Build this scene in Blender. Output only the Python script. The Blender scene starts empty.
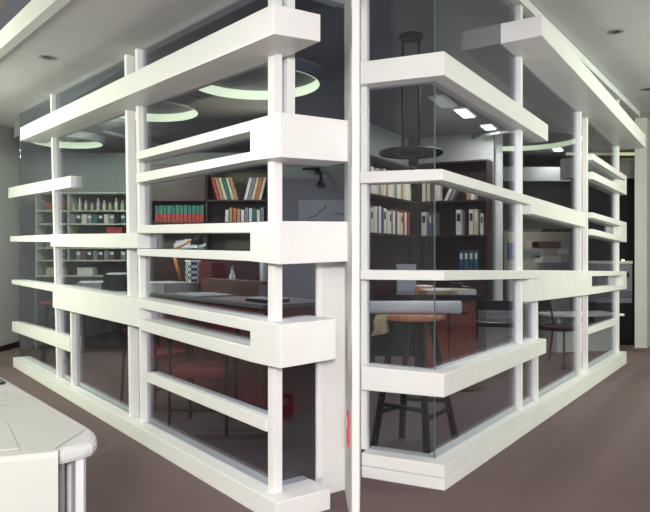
import bpy, bmesh, math, random
from mathutils import Vector, Matrix
random.seed(7)
C = bpy.context.scene.collection
SC = bpy.context.scene
EH, F, CX, CY = 1.2, 650.0, 325.0, 256.0
HL, HR = 2.6, 3.0            # ceiling heights, left and right office
PI = math.pi

# ------------------------------------------------------------------ materials
def lin(c):
    c /= 255.0
    return c / 12.92 if c <= 0.04045 else ((c + 0.055) / 1.055) ** 2.4
def rgb(r, g, b): return (lin(r), lin(g), lin(b), 1.0)
MATS = {}
def mat(name, col, rough=0.5, metal=0.0, var=0.06, scale=30.0, bump=0.0, spec=0.5, emit=None, estr=0.0):
    if name in MATS: return MATS[name]
    m = bpy.data.materials.new(name); m.use_nodes = True
    nt = m.node_tree; b = nt.nodes['Principled BSDF']
    b.inputs['Roughness'].default_value = rough
    b.inputs['Metallic'].default_value = metal
    b.inputs['Specular IOR Level'].default_value = spec
    tc = nt.nodes.new('ShaderNodeTexCoord')
    nz = nt.nodes.new('ShaderNodeTexNoise'); nz.inputs['Scale'].default_value = scale
    nz.inputs['Detail'].default_value = 4
    nt.links.new(tc.outputs['Object'], nz.inputs['Vector'])
    rp = nt.nodes.new('ShaderNodeValToRGB')
    lo = tuple(max(0, c * (1 - var)) for c in col[:3]) + (1,)
    hi = tuple(min(1, c * (1 + var)) for c in col[:3]) + (1,)
    rp.color_ramp.elements[0].color = lo; rp.color_ramp.elements[1].color = hi
    rp.color_ramp.elements[0].position = 0.3; rp.color_ramp.elements[1].position = 0.7
    nt.links.new(nz.outputs['Fac'], rp.inputs['Fac'])
    nt.links.new(rp.outputs['Color'], b.inputs['Base Color'])
    if bump:
        bp = nt.nodes.new('ShaderNodeBump'); bp.inputs['Strength'].default_value = bump
        bp.inputs['Distance'].default_value = 0.01
        nt.links.new(nz.outputs['Fac'], bp.inputs['Height'])
        nt.links.new(bp.outputs['Normal'], b.inputs['Normal'])
    if emit:
        b.inputs['Emission Color'].default_value = emit
        b.inputs['Emission Strength'].default_value = estr
    MATS[name] = m
    return m
def wood(name, c1, c2, rough=0.4, scale=3.0):
    if name in MATS: return MATS[name]
    m = bpy.data.materials.new(name); m.use_nodes = True
    nt = m.node_tree; b = nt.nodes['Principled BSDF']; b.inputs['Roughness'].default_value = rough
    tc = nt.nodes.new('ShaderNodeTexCoord'); mp = nt.nodes.new('ShaderNodeMapping')
    mp.inputs['Scale'].default_value = (scale * 6, scale * 6, scale)
    nz = nt.nodes.new('ShaderNodeTexNoise'); nz.inputs['Scale'].default_value = 2.5
    nz.inputs['Detail'].default_value = 6; nz.inputs['Distortion'].default_value = 1.2
    rp = nt.nodes.new('ShaderNodeValToRGB')
    rp.color_ramp.elements[0].color = c1; rp.color_ramp.elements[1].color = c2
    rp.color_ramp.elements[0].position = .35; rp.color_ramp.elements[1].position = .65
    nt.links.new(tc.outputs['Object'], mp.inputs['Vector']); nt.links.new(mp.outputs['Vector'], nz.inputs['Vector'])
    nt.links.new(nz.outputs['Fac'], rp.inputs['Fac']); nt.links.new(rp.outputs['Color'], b.inputs['Base Color'])
    MATS[name] = m
    return m
def glass(name, tint, ior=1.5):
    if name in MATS: return MATS[name]
    m = bpy.data.materials.new(name); m.use_nodes = True
    nt = m.node_tree
    nt.nodes.remove(nt.nodes['Principled BSDF']); out = nt.nodes['Material Output']
    tr = nt.nodes.new('ShaderNodeBsdfTransparent'); tr.inputs['Color'].default_value = tint
    gl = nt.nodes.new('ShaderNodeBsdfGlossy'); gl.inputs['Roughness'].default_value = 0.01
    gl.inputs['Color'].default_value = (.95, .97, .97, 1)
    lw = nt.nodes.new('ShaderNodeLayerWeight'); lw.inputs['Blend'].default_value = .5
    pw = nt.nodes.new('ShaderNodeMath'); pw.operation = 'POWER'; pw.inputs[1].default_value = 5.0
    fr = nt.nodes.new('ShaderNodeMath'); fr.operation = 'MULTIPLY_ADD'      # Schlick: r0 + (1-r0)(1-cos)^5
    fr.inputs[1].default_value = .955; fr.inputs[2].default_value = .045
    nt.links.new(lw.outputs['Facing'], pw.inputs[0]); nt.links.new(pw.outputs[0], fr.inputs[0])
    mx = nt.nodes.new('ShaderNodeMixShader')
    nt.links.new(fr.outputs[0], mx.inputs['Fac'])
    nt.links.new(tr.outputs['BSDF'], mx.inputs[1]); nt.links.new(gl.outputs['BSDF'], mx.inputs[2])
    nt.links.new(mx.outputs['Shader'], out.inputs['Surface'])
    MATS[name] = m
    return m
def emis(name, col, s):
    if name in MATS: return MATS[name]
    m = bpy.data.materials.new(name); m.use_nodes = True
    nt = m.node_tree; b = nt.nodes['Principled BSDF']
    b.inputs['Base Color'].default_value = (.8, .8, .8, 1)
    b.inputs['Emission Color'].default_value = col; b.inputs['Emission Strength'].default_value = s
    MATS[name] = m
    return m

OFFCEIL = mat('office_ceiling_slate', (.20, .20, .225, 1), .9, var=.04, scale=4)
WHITE = mat('white_gloss_paint', (.80, .80, .775, 1), .38, var=.02, scale=8)
FARW = mat('corridor_wall_dark', (.17, .165, .18, 1), .85, var=.05, scale=5)
WALLP = mat('wall_paint', (.50, .49, .47, 1), .8, var=.04, scale=6)
PIER = mat('pier_paint', (.74, .73, .71, 1), .7, var=.03, scale=6)
CEIL = mat('ceiling_paint', (.62, .62, .63, 1), .9, var=.03, scale=5)
DARKCEIL = mat('plenum_shade', (.05, .045, .05, 1), .9)  # near-black stands in for the shade inside the ceiling cavity
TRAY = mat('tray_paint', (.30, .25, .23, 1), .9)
CARPET = mat('mauve_carpet', (.175, .125, .128, 1), .95, var=.22, scale=260, bump=.5, spec=.1)
INWALL = mat('office_wall_paint', (.36, .36, .35, 1), .85, var=.04, scale=5)
GLASS = glass('partition_glass', (.76, .78, .83, 1))
BLACKM = mat('black_metal', (.006, .006, .007, 1), .5, metal=0, spec=.25)
BLACK = mat('black_lacquer', (.010, .009, .011, 1), .35)
CHROME = mat('chrome', (.65, .65, .66, 1), .15, metal=1.0)
SEATW = wood('orange_seat_wood', rgb(176, 100, 60), rgb(220, 146, 98))
BROWN = wood('mahogany', rgb(112, 46, 32), rgb(158, 76, 50))
DKBROWN = wood('dark_mahogany', rgb(42, 16, 18), rgb(62, 26, 26), .5)
MAROON = wood('maroon_wood', rgb(88, 30, 36), rgb(122, 48, 50), .5)
REDFAB = mat('red_fabric', rgb(140, 40, 48), .9, var=.15, scale=150, bump=.2)
PAPER = mat('white_paper', (.82, .82, .79, 1), .8, var=.02)
GREYP = mat('grey_plastic', rgb(150, 150, 156), .5)
BEIGE = mat('beige_cloth', rgb(196, 180, 132), .9, var=.08)

# ------------------------------------------------------------------ mesh builder
class MB:
    def __init__(s): s.v = []; s.f = []; s.m = []; s.sm = []
    def add(s, vs, fs, mi=0, smooth=False):
        o = len(s.v); s.v += [tuple(v) for v in vs]
        for f in fs: s.f.append(tuple(i + o for i in f)); s.m.append(mi); s.sm.append(smooth)
        return s
    def hexa(s, q, mi=0):      # q: 8 points, bottom 4 then top 4
        return s.add(q, [(0, 3, 2, 1), (4, 5, 6, 7), (0, 1, 5, 4), (1, 2, 6, 5), (2, 3, 7, 6), (3, 0, 4, 7)], mi)
    def box(s, c, size, rz=0.0, mi=0, M=None):
        hx, hy, hz = size[0] / 2, size[1] / 2, size[2] / 2
        R = Matrix.Rotation(rz, 3, 'Z')
        pts = []
        for z in (-hz, hz):
            for x, y in ((-hx, -hy), (hx, -hy), (hx, hy), (-hx, hy)):
                p = Vector((x, y, z))
                p = (M @ p) if M else (R @ p)
                pts.append(p + Vector(c))
        return s.hexa(pts, mi)
    def prism(s, poly, z0, z1, mi=0):
        n = len(poly)
        if sum(poly[i][0]*poly[(i+1) % n][1]-poly[(i+1) % n][0]*poly[i][1] for i in range(n)) < 0: poly = poly[::-1]
        vs = [(p[0], p[1], z0) for p in poly] + [(p[0], p[1], z1) for p in poly]
        fs = [tuple(range(n - 1, -1, -1)), tuple(range(n, 2 * n))]
        fs += [(i, (i + 1) % n, n + (i + 1) % n, n + i) for i in range(n)]
        return s.add(vs, fs, mi)
    def tube(s, pts, r, seg=10, mi=0, closed=False, r2=None):
        pts = [Vector(p) for p in pts]; n = len(pts); vs = []; fs = []
        prev = None
        for i, p in enumerate(pts):
            if closed: t = pts[(i + 1) % n] - pts[i - 1]
            else: t = pts[min(i + 1, n - 1)] - pts[max(i - 1, 0)]
            t.normalize()
            if prev is None:
                a = Vector((0, 0, 1)) if abs(t.z) < .9 else Vector((1, 0, 0))
                x = t.cross(a).normalized()
            else:
                x = (prev - t * prev.dot(t)).normalized()
            prev = x; y = t.cross(x)
            rr = r if r2 is None else r + (r2 - r) * i / max(1, n - 1)
            for k in range(seg):
                a = 2 * PI * k / seg
                vs.append(p + x * (rr * math.cos(a)) + y * (rr * math.sin(a)))
        for i in range(n if closed else n - 1):
            j = (i + 1) % n
            for k in range(seg):
                k2 = (k + 1) % seg
                fs.append((i * seg + k, i * seg + k2, j * seg + k2, j * seg + k))
        s.add(vs, fs, mi, True)
        if not closed:
            o = len(s.v) - len(vs)
            s.f.append(tuple(o + k for k in range(seg - 1, -1, -1))); s.m.append(mi); s.sm.append(False)
            s.f.append(tuple(o + (n - 1) * seg + k for k in range(seg))); s.m.append(mi); s.sm.append(False)
        return s
    def lathe(s, prof, c, seg=28, mi=0):   # prof: (r,z) list, closed by caps when r>0 at ends
        vs = []; fs = []; n = len(prof)
        for r, z in prof:
            for k in range(seg):
                a = 2 * PI * k / seg
                vs.append((c[0] + r * math.cos(a), c[1] + r * math.sin(a), c[2] + z))
        for i in range(n - 1):
            for k in range(seg):
                k2 = (k + 1) % seg
                fs.append((i * seg + k, i * seg + k2, (i + 1) * seg + k2, (i + 1) * seg + k))
        s.add(vs, fs, mi, True)
        o = len(s.v) - len(vs)
        s.f.append(tuple(o + k for k in range(seg - 1, -1, -1))); s.m.append(mi); s.sm.append(False)
        s.f.append(tuple(o + (n - 1) * seg + k for k in range(seg))); s.m.append(mi); s.sm.append(False)
        return s
    def build(s, name, mats, parent=None, loc=(0, 0, 0), bevel=0.0):
        if not isinstance(mats, (list, tuple)): mats = [mats]
        base = Vector(parent_loc(parent)) if parent else Vector(loc)
        me = bpy.data.meshes.new(name)
        me.from_pydata([tuple(Vector(v) - base) for v in s.v], [], s.f)
        for m in mats: me.materials.append(m)
        for p, mi, sm in zip(me.polygons, s.m, s.sm):
            p.material_index = mi; p.use_smooth = sm
        bm = bmesh.new(); bm.from_mesh(me); bmesh.ops.recalc_face_normals(bm, faces=bm.faces); bm.to_mesh(me); bm.free()
        o = bpy.data.objects.new(name, me); C.objects.link(o)
        if parent: o.parent = parent
        else: o.location = loc
        if bevel:
            b = o.modifiers.new('bevel', 'BEVEL'); b.width = bevel; b.segments = 2
            b.limit_method = 'ANGLE'; b.angle_limit = math.radians(40)
        return o
def parent_loc(p):
    v = Vector((0, 0, 0))
    while p: v += Vector(p.location); p = p.parent
    return v
def tag(o, label, cat, group=None, kind=None):
    o['label'] = label; o['category'] = cat
    if group: o['group'] = group
    if kind: o['kind'] = kind
    return o
def thing(name, label, cat, loc, group=None, kind=None):
    o = bpy.data.objects.new(name, None); o.empty_display_size = .1
    C.objects.link(o); o.location = loc
    return tag(o, label, cat, group, kind)
def struct(name, mb, m, label, cat, bevel=0.0, loc=(0, 0, 0)):
    o = mb.build(name, m, None, loc, bevel)
    return tag(o, label, cat, kind='structure')
def copy_thing(root, loc, rz, label):
    r = root.copy(); C.objects.link(r); r.location = loc; r.rotation_euler = (0, 0, rz); r['label'] = label
    for ch in list(root.children):
        c = ch.copy(); C.objects.link(c); c.parent = r
        for g in list(ch.children):
            d = g.copy(); C.objects.link(d); d.parent = c
    return r
ORD = ['first', 'second', 'third', 'fourth', 'fifth', 'sixth', 'seventh', 'eighth', 'ninth', 'tenth', 'eleventh',
       'twelfth', 'thirteenth', 'fourteenth', 'fifteenth', 'sixteenth', 'seventeenth', 'eighteenth', 'nineteenth', 'twentieth',
       'twenty-first', 'twenty-second', 'twenty-third', 'twenty-fourth']

# ------------------------------------------------------------------ measuring helpers
def U(px, py, d): return Vector(((px - CX) / F * d, d, EH + (CY - py) / F * d))
def onz(px, py, z):
    d = F * (EH - z) / (py - CY); return Vector(((px - CX) / F * d, d))
class Face:
    def __init__(s, O, deg, n_side):
        s.O = Vector(O); a = math.radians(deg)
        s.u = Vector((math.sin(a), math.cos(a)))
        s.n = Vector((s.u.y, -s.u.x))
        if s.n.dot(-s.O) < 0: s.n = -s.n
    def xy(s, px, p):
        r = Vector(((px - CX) / F, 1.0)); t = (s.O.dot(s.n) + p) / r.dot(s.n); return r * t
    def sh(s, xy, dp): return xy + s.n * dp
def zat(py, d): return EH + (CY - py) / F * d
def meet(a, pa, b, pb):
    A, B = a.O + a.n * pa, b.O + b.n * pb
    den = a.u.x * b.u.y - a.u.y * b.u.x
    t = ((B.x - A.x) * b.u.y - (B.y - A.y) * b.u.x) / den
    return A + a.u * t
# left office: long face running away to the left, short return to the right of its corner
LF = Face((-1.159, 4.281), 180 - 37.3, 1)       # u runs towards the corner
cl = LF.xy(273, 0)
LR = Face(cl, 52.7, 1)
# right office: short face left of its corner, long face running away to the right
RR = Face((.5806, 3.443), 35.0, 1)
RL = Face((.5806, 3.443), 180 - 63.2, 1)

# the corridor soffit on the left rises gently away from the corner
def _zl(px, py): v = LF.xy(px, .0); return v, zat(py, v.y)
(_va, _za), (_vb, _zb) = _zl(220, 9.5), _zl(17, 115)
KZ = (_zb - _za) / (_vb - _va).length; UZ = (_vb - _va).normalized()
def zc(v): return _za + KZ * (Vector((v[0], v[1])) - _va).dot(UZ)
def on_soffit(px, py):
    z = HL
    for _ in range(30): v = onz(px, py, z); z = zc(v)
    return v, z
def strip(mb, sts, mi=0):
    """bent bar: stations (outer_xy, inner_xy, z_top, z_bottom) joined in a row, ends capped"""
    vs = []; fs = []
    for o, i, zt, zb in sts:
        vs += [(o.x, o.y, zt), (o.x, o.y, zb), (i.x, i.y, zb), (i.x, i.y, zt)]
    for k in range(len(sts) - 1):
        a, b = 4 * k, 4 * k + 4
        for j in range(4):
            j2 = (j + 1) % 4
            fs.append((a + j, a + j2, b + j2, b + j))
    e = 4 * (len(sts) - 1)
    fs += [(0, 3, 2, 1), (e, e + 1, e + 2, e + 3)]
    mb.add(vs, fs, mi)
IN = .045
def st(face, px, yt, yb, p, q=IN):
    o = face.xy(px, p); return (o, face.sh(o, -p - q), zat(yt, o.y), zat(yb, o.y))
def cst(a, b, yt, yb, p, q=IN):
    o = meet(a, p, b, p); i = meet(a, -q, b, -q); return (o, i, zat(yt, o.y), zat(yb, o.y))
def bar(face, x0, yt0, yb0, x1, yt1, yb1, p, mb=None, q=IN):
    mb = mb or MB(); strip(mb, [st(face, x0, yt0, yb0, p, q), st(face, x1, yt1, yb1, p, q)]); return mb
def lbar(a, b, L, Cn, R, p, q=IN, mb=None):
    mb = mb or MB(); strip(mb, [st(a, *L, p, q), cst(a, b, *Cn, p, q), st(b, *R, p, q)]); return mb
def cpx(px, yt, yb, pa, q=IN):
    o = LF.xy(px, pa); pb = (o - LR.O).dot(LR.n); i = meet(LF, -q, LR, -q)
    return (o, i, zat(yt, o.y), zat(yb, o.y)), pb
def post(face, px_top, px_bot, z0, z1, w=.045, p=.04, q=.02, edge=None):
    """square post whose left visible edge sits at px (top, bottom); edge = offset of the plane that edge lies on"""
    e = p if edge is None else edge
    mb = MB(); b = face.xy(px_bot, e); t = face.xy(px_top, e); sg = 1
    def quad(c):
        c = face.sh(c, -e)
        return [face.sh(c, p), face.sh(c + face.u * w, p), face.sh(c + face.u * w, -q), face.sh(c, -q)]
    qb, qt = quad(b), quad(t)
    mb.hexa([(v.x, v.y, z0) for v in qb] + [(v.x, v.y, z1) for v in qt]); return mb
def pane(face, s0, s1, z0, z1, th=.005, z1b=None):
    mb = MB(); a = face.O + face.u * s0; b = face.O + face.u * s1
    q = [a + face.n * th, b + face.n * th, b - face.n * th, a - face.n * th]
    zz = [z1, z1 if z1b is None else z1b]; zz = [zz[0], zz[1], zz[1], zz[0]]
    mb.hexa([(v.x, v.y, z0) for v in q] + [(v.x, v.y, h) for v, h in zip(q, zz)]); return mb
def sof(face, px, p=0): return (face.xy(px, p) - face.O - face.n * p).dot(face.u)

# ================================================================== LEFT PARTITION
HB = .10
gp = thing('glazed_partition', 'white framed glass office wall left of the central white fin',
           'glazed partition', (cl.x, cl.y, 0), kind='thing')
# plinth
mb = MB()
p = .092
o0 = LF.xy(13, p); oc = LF.xy(276, p); pb = (oc - LR.O).dot(LR.n); oe = LR.xy(330.5, pb)
strip(mb, [(o0, LF.sh(o0, -p - .06), HB, 0), (oc, meet(LF, -.06, LR, -.06), HB, 0), (oe, LR.sh(oe, -pb - .06), HB, 0)])
mb.build('plinth', WHITE, gp, bevel=.004)
# header under the ceiling
mb = MB(); o0 = LF.xy(21, .06); oe = LR.xy(350, .06); oc = meet(LF, .06, LR, .06)
strip(mb, [(o0, LF.sh(o0, -.12), zc(o0) + .05, zc(o0)), (oc, meet(LF, -.06, LR, -.06), zc(oc) + .05, zc(oc)), (oe, LR.sh(oe, -.12), zc(oe) + .05, zc(oe))])
mb.build('header', CEIL, gp)  # ceiling grey stands in for shade on the white header
ZT = None
for nm, a, b in (('post', 50, 56.3), ('post', 124, 128.8), ('post', 134.7, 139.8)):
    post(LF, a, b, HB, zc(LF.xy(a, 0)) + .01).build(nm, WHITE, gp, bevel=.003)
z1 = zat(304, LF.xy(71, .04).y)
post(LF, 69.8, 70.8, HB, z1).build('post', WHITE, gp, bevel=.003)
# corner post
mb = MB(); pc = .042; w = .05
k = LF.xy(273.5, pc); qd = [k, k - LF.u * w, k - LF.u * w + LR.u * w, k + LR.u * w]
mb.prism([(v.x, v.y) for v in qd], HB, zc(k) + .01); mb.build('corner_post', WHITE, gp, bevel=.003)
# second post round the corner, only above the upper box
zbx = zat(118, 3.1)
post(LR, 287.5, 287.5, zbx, zc(LR.xy(288, 0)) + .01, w=.045, p=.03).build('post', WHITE, gp, bevel=.003)
# jamb beside the white pier
post(LR, 315.5, 315.5, HB, zat(262, 3.2), w=.03, p=.02, q=0, edge=0).build('jamb', WHITE, gp, bevel=.002)
# bands
c_, pb = cpx(273.6, 3.3, 33.8, .20, .03)
mb = MB(); strip(mb, [st(LF, 20, 127.6, 141, .20, .03), c_, st(LR, 320.7, 14.4, 41.6, pb, .03)]); mb.build('beam', WHITE, gp, bevel=.004)
bar(LF, 8.3, 187.7, 198.2, 70.5, 175.6, 187.4, .05, q=.006).build('band', WHITE, gp, bevel=.003)
mb = bar(LF, 10, 236.3, 241.6, 50.5, 234.6, 242, .085); bar(LF, 50.5, 234.2, 246.5, 137, 233.2, 248.2, .09, mb)
mb.build('band', WHITE, gp, bevel=.003)
mb = bar(LF, 11.6, 279.7, 283.8, 52.7, 285.4, 291.6, .085); bar(LF, 52.7, 285.2, 307.4, 138, 298.8, 327.3, .09, mb)
mb.build('band', WHITE, gp, bevel=.003)
bar(LF, 12, 321.5, 331, 69.3, 337.2, 351.8, .055, q=.006).build('band', WHITE, gp, bevel=.003)
C1, C2, C3 = cpx(280, 111.8, 157, .088), cpx(279, 221, 264.5, .088), cpx(280, 324.5, 368.7, .088)
def ladder(solid, up, lo, name='slotted_band'):
    m = MB()
    strip(m, solid); bar(LF, *up, .088, m); bar(LF, *lo, .088, m)
    m.build(name, WHITE, gp, bevel=.003)
ladder([st(LF, 250, 120.4, 160.8, .088), C1[0], st(LR, 351, 120.8, 162, C1[1])],
       (136, 152, 160, 250, 120.4, 131.4), (136, 173.5, 183, 250, 151.6, 160.8))
ladder([st(LF, 250, 222.3, 261.2, .088), C2[0], st(LR, 349.5, 221.5, 261.5, C2[1])],
       (137, 225.3, 233.2, 250, 222.3, 232.8), (137, 248.6, 255.6, 250, 251.3, 261.2))
ladder([st(LF, 250, 319.2, 361.8, .088), C3[0], st(LR, 336, 318.5, 359, C3[1])],
       (139, 298.6, 308, 250, 319.2, 331.3), (139, 319.2, 329.8, 250, 346.8, 361.8))
bar(LF, 147, 372.4, 381.8, 266, 417.8, 431.8, .036).build('rail', WHITE, gp, bevel=.002)
# glass
s_end, s1, s2, s3 = sof(LF, 20), sof(LF, 57), sof(LF, 137), 0
sc_ = (cl - LF.O).dot(LF.u)
for a, b in ((s_end, s1 - .02), (s1, sof(LF, 131)), (sof(LF, 143), sc_)):
    pane(LF, a, b, HB, zc(LF.O + LF.u * a) + .01, z1b=zc(LF.O + LF.u * b) + .01).build('glass_pane', GLASS, gp)
pane(LR, 0, sof(LR, 316), HB, zat(262, 3.2)).build('glass_pane', GLASS, gp)
pane(LR, 0, sof(LR, 349), zat(262, 3.2), zc(LR.O) + .01).build('glass_pane', GLASS, gp)
e0 = LF.xy(20, 0); e1 = Vector((-3.98, 8.7)); dd = (e1 - e0).normalized(); nn = Vector((dd.y, -dd.x)) * .006
MB().prism([tuple(e0 + nn), tuple(e1 + nn), tuple(e1 - nn), tuple(e0 - nn)], .0, HL).build('glass_pane', GLASS, gp)

# ================================================================== RIGHT PARTITION
HBR = .13
rp_ = thing('glazed_partition', 'white framed glass office wall with frameless glass corner, right of the central fin',
            'glazed partition', (.58, 3.44, 0), kind='thing')
ZR = HR - .05
p = .095
mb = MB(); o0 = RL.xy(361.5, p); oc = meet(RL, p, RR, p); oe = RR.xy(626.7, p)
strip(mb, [(o0, RL.sh(o0, -p - .06), HBR * .47, 0), (oc, meet(RL, -.06, RR, -.06), HBR * .47, 0), (oe, RR.sh(oe, -p - .06), HBR * .47, 0)])
p2 = p - .004
o0 = RL.xy(361.5, p2); oc = meet(RL, p2, RR, p2); oe = RR.xy(626.7, p2)
strip(mb, [(o0, RL.sh(o0, -p2 - .06), HBR, HBR * .49), (oc, meet(RL, -.06, RR, -.06), HBR, HBR * .49), (oe, RR.sh(oe, -p2 - .06), HBR, HBR * .49)])
mb.build('plinth', WHITE, rp_, bevel=.002)
mb = MB(); o0 = RL.xy(362, .05); oe = RR.xy(640, .07)
strip(mb, [(o0, RL.sh(o0, -.1), HR - .005, ZR - .02), (meet(RL, .05, RR, .05), meet(RL, -.05, RR, -.05), HR - .005, ZR - .02),
           (oe, RR.sh(oe, -.1), HR - .005, ZR - .02)])
mb.build('header', CEIL, rp_)  # grey colour again imitates a white header lying in shade
# jamb at the central fin
mb = MB(); a = RL.xy(358.5, .03); b = RL.xy(366.5, .03)
mb.prism([tuple(a), tuple(b), tuple(RL.sh(b, -.045)), tuple(RL.sh(a, -.045))], HBR, ZR); mb.build('jamb', WHITE, rp_, bevel=.002)
for px, w in ((515, .045), (576, .038), (582.6, .038), (614.8, .040)):
    post(RR, px, px, HBR, ZR, w=w, p=.035, q=.01, edge=-.005).build('post', WHITE, rp_, bevel=.003)
post(RR, 531, 531.6, HBR, zat(296, RR.xy(533, 0).y), w=.04, p=.035, q=.01, edge=-.005).build('post', WHITE, rp_, bevel=.003)
PB = .09
lbar(RL, RR, (355.5, 62.4, 84.8), (50.8, 75), (548.2, 124.8, 141.4), PB).build('band', WHITE, rp_, bevel=.004)
lbar(RL, RR, (357, 171.7, 183.4), (168.8, 180), (577, 210.6, 217.5), PB * .8).build('band', WHITE, rp_, bevel=.003)
bar(RR, 532.5, 200.7, 214, 586, 212.6, 227.4, .08, q=-.005).build('band', WHITE, rp_, bevel=.003)
lbar(RL, RR, (359, 270, 279.5), (270.8, 280.5), (540, 270.6, 278.6), PB).build('band', WHITE, rp_, bevel=.003)
lbar(RL, RR, (361, 366, 390), (374, 397.7), (546.3, 338.7, 353), PB).build('band', WHITE, rp_, bevel=.004)
mb = bar(RR, 530.5, 270.2, 302, 592, 270.8, 294.4, .08, q=-.005)
bar(RR, 592, 270.8, 276.2, 626.7, 271.3, 275.4, .08, mb, q=-.005); bar(RR, 592, 287.2, 294.4, 626.7, 284.8, 288.8, .08, mb, q=-.005)
bar(RR, 623, 275.4, 285, 626.7, 275.2, 285, .08, mb, q=-.005)
mb.build('slotted_band', WHITE, rp_, bevel=.003)
for ys in (((153.5, 160), (176, 181), (171.5, 179), (188.5, 195)), ((212.3, 217.8), (222.5, 227.5), (229, 235), (237.5, 242.3))):
    mb = bar(RR, 593, *ys[0], 626.7, *ys[1], .08, q=-.005); bar(RR, 593, *ys[2], 626.7, *ys[3], .08, mb, q=-.005)
    bar(RR, 620.5, ys[1][1] - 1.2, ys[3][0] - 1, 626.7, ys[1][1] - .2, ys[3][0] + .2, .08, mb, q=-.005)
    mb.build('slotted_band', WHITE, rp_, bevel=.003)
bar(RR, 587, 329.5, 335, 617, 319, 324.6, .035).build('rail', WHITE, rp_, bevel=.002)
# big boxed beam high up
mb = MB(); PD = .27
o0 = RR.xy(542, PD); o1 = RR.xy(645.5, PD)
strip(mb, [(o0, RR.sh(o0, -PD), zat(14.7, o0.y), zat(35.5, o0.y)), (o1, RR.sh(o1, -PD), zat(135, o1.y), zat(148, o1.y))])
mb.build('beam', WHITE, rp_, bevel=.004)
sl = sof(RL, 366.5)
k = Vector((.5806, 3.443)); MB().prism([(k.x - .004, k.y - .002), (k.x, k.y - .006), (k.x + .004, k.y), (k.x, k.y + .004)], HBR, ZR).build('glass_joint', mat('joint_green', (.10, .14, .14, 1), .3), rp_)
pane(RL, sl, -.003, HBR, ZR).build('glass_pane', GLASS, rp_)
for a, b in ((.003, sof(RR, 518)), (sof(RR, 521), sof(RR, 579)), (sof(RR, 586), sof(RR, 616))):
    pane(RR, a, b, HBR, ZR).build('glass_pane', GLASS, rp_)

# ================================================================== ROOM SHELL
def poly(*pts): return [tuple(p) for p in pts]
struct('floor', MB().prism(poly((-6.5, -3), (7.2, -3), (7.2, 14), (-6.5, 14)), -.1, 0), CARPET, 'mauve brown carpet floor of corridor and offices', 'floor')
# central fin between the two office walls and the wall behind it
fin = [(.1170, 2.8), (.1480, 2.8), (.198, 3.60), (.10, 3.36)]
struct('wall_middle', MB().prism(fin, 0, HR), PIER, 'narrow white fin from floor to ceiling between the two glass office walls', 'wall')
struct('wall_between', MB().prism([(.10, 3.37), (.20, 3.60), (.37, 9.0), (.31, 9.0)], 0, HR), INWALL, 'wall between the two offices behind the white fin', 'wall')
# white pier in the plane of the left return
a, b = LR.xy(321, .0), LR.xy(347.5, .0)
struct('wall_pier', MB().prism(poly(LR.sh(a, .01), LR.sh(b, .01), LR.sh(b, -.05), LR.sh(a, -.05)), 0, zat(262, 3.25)), PIER,
       'short white wall pier beside the left office glass corner', 'wall', .002)
# left ceiling: low soffit along the glass, raised tray on the camera side
(t0, z0_), (t1, z1_) = on_soffit(0, 52.7), on_soffit(61.6, 0); td = (t1 - t0).normalized()
ta, tb = t0 - td * 3.2, t1 + td * 4.0
def slab(poly_, dz0, dz1):
    n = len(poly_); mb = MB()
    vs = [(p[0], p[1], zc(p) + dz0) for p in poly_] + [(p[0], p[1], zc(p) + dz1) for p in poly_]
    return mb.add(vs, [tuple(range(n - 1, -1, -1)), tuple(range(n, 2 * n))] + [(i, (i + 1) % n, n + (i + 1) % n, n + i) for i in range(n)])
ge = LF.sh(LF.xy(17, 0), -.0)
low = poly(ta, tb, (.12, .4), (.12, 3.0), (.10, 3.36), LR.xy(347, -.06), meet(LF, -.06, LR, -.06), LF.xy(15, -.06), (-4.2, 8.9), (-6.5, 8.9), (-6.5, ta.y))
struct('ceiling_left', slab(low, 0, .04), CEIL, 'low grey corridor ceiling in front of the left office', 'ceiling')
ins = poly(LF.xy(14, -.07), meet(LF, -.07, LR, -.07), LR.xy(347, -.07), (.10, 3.45), (.42, 9.0), (-4.2, 9.0))
struct('ceiling_office', MB().prism(ins, HL, 3.1), OFFCEIL, 'grey ceiling inside the left office', 'ceiling')
tn = Vector((-td.y, td.x)); tn = tn if tn.dot(Vector((1, 1))) > 0 else -tn   # towards the glass
struct('trim_1', slab(poly(ta - tn * .03, tb - tn * .03, tb + tn * .03, ta + tn * .03), -.01, .115), WHITE,
       'pale fascia along the dropped ceiling edge at upper left', 'ceiling trim')
struct('ceiling_recess', slab(poly(ta + tn * .35, tb + tn * .35, tb + tn * .40, ta + tn * .40), .03, .5), DARKCEIL, 'near-black panel standing in for shade in the recess above the dropped ceiling', 'ceiling')
fr_ = poly((-6.5, -3), (.12, -3), (.12, tb.y - .4), tb - tn * .05, ta - tn * .05, (-6.5, ta.y))
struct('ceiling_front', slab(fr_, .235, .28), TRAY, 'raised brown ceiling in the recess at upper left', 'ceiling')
far_ = RR.O + RR.u * 5.05
cr = poly((.125, -3), (7.2, -3), (7.2, 14), (5.2, 14), RR.sh(far_, -.06), meet(RL, -.06, RR, -.06), RL.xy(361, -.06), (.16, 3.4), (.125, 2.9))
struct('ceiling_right', MB().prism(cr, HR, HR + .05), CEIL, 'grey corridor ceiling in front of the right office', 'ceiling')
ci = poly(RL.xy(361, -.065), meet(RL, -.065, RR, -.065), RR.sh(far_, -.065), (5.15, 14), (.40, 14), (.40, 9), (.19, 3.6))
struct('ceiling_office_right', MB().prism(ci, HR, HR + .05), OFFCEIL, 'slate grey ceiling inside the right office', 'ceiling')
struct('ceiling_step', MB().prism(poly((.10, -3), (.125, -3), (.125, 2.78), (.10, 2.78)), HL, 3.1), CEIL, 'step between the two ceiling heights', 'ceiling')
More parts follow.
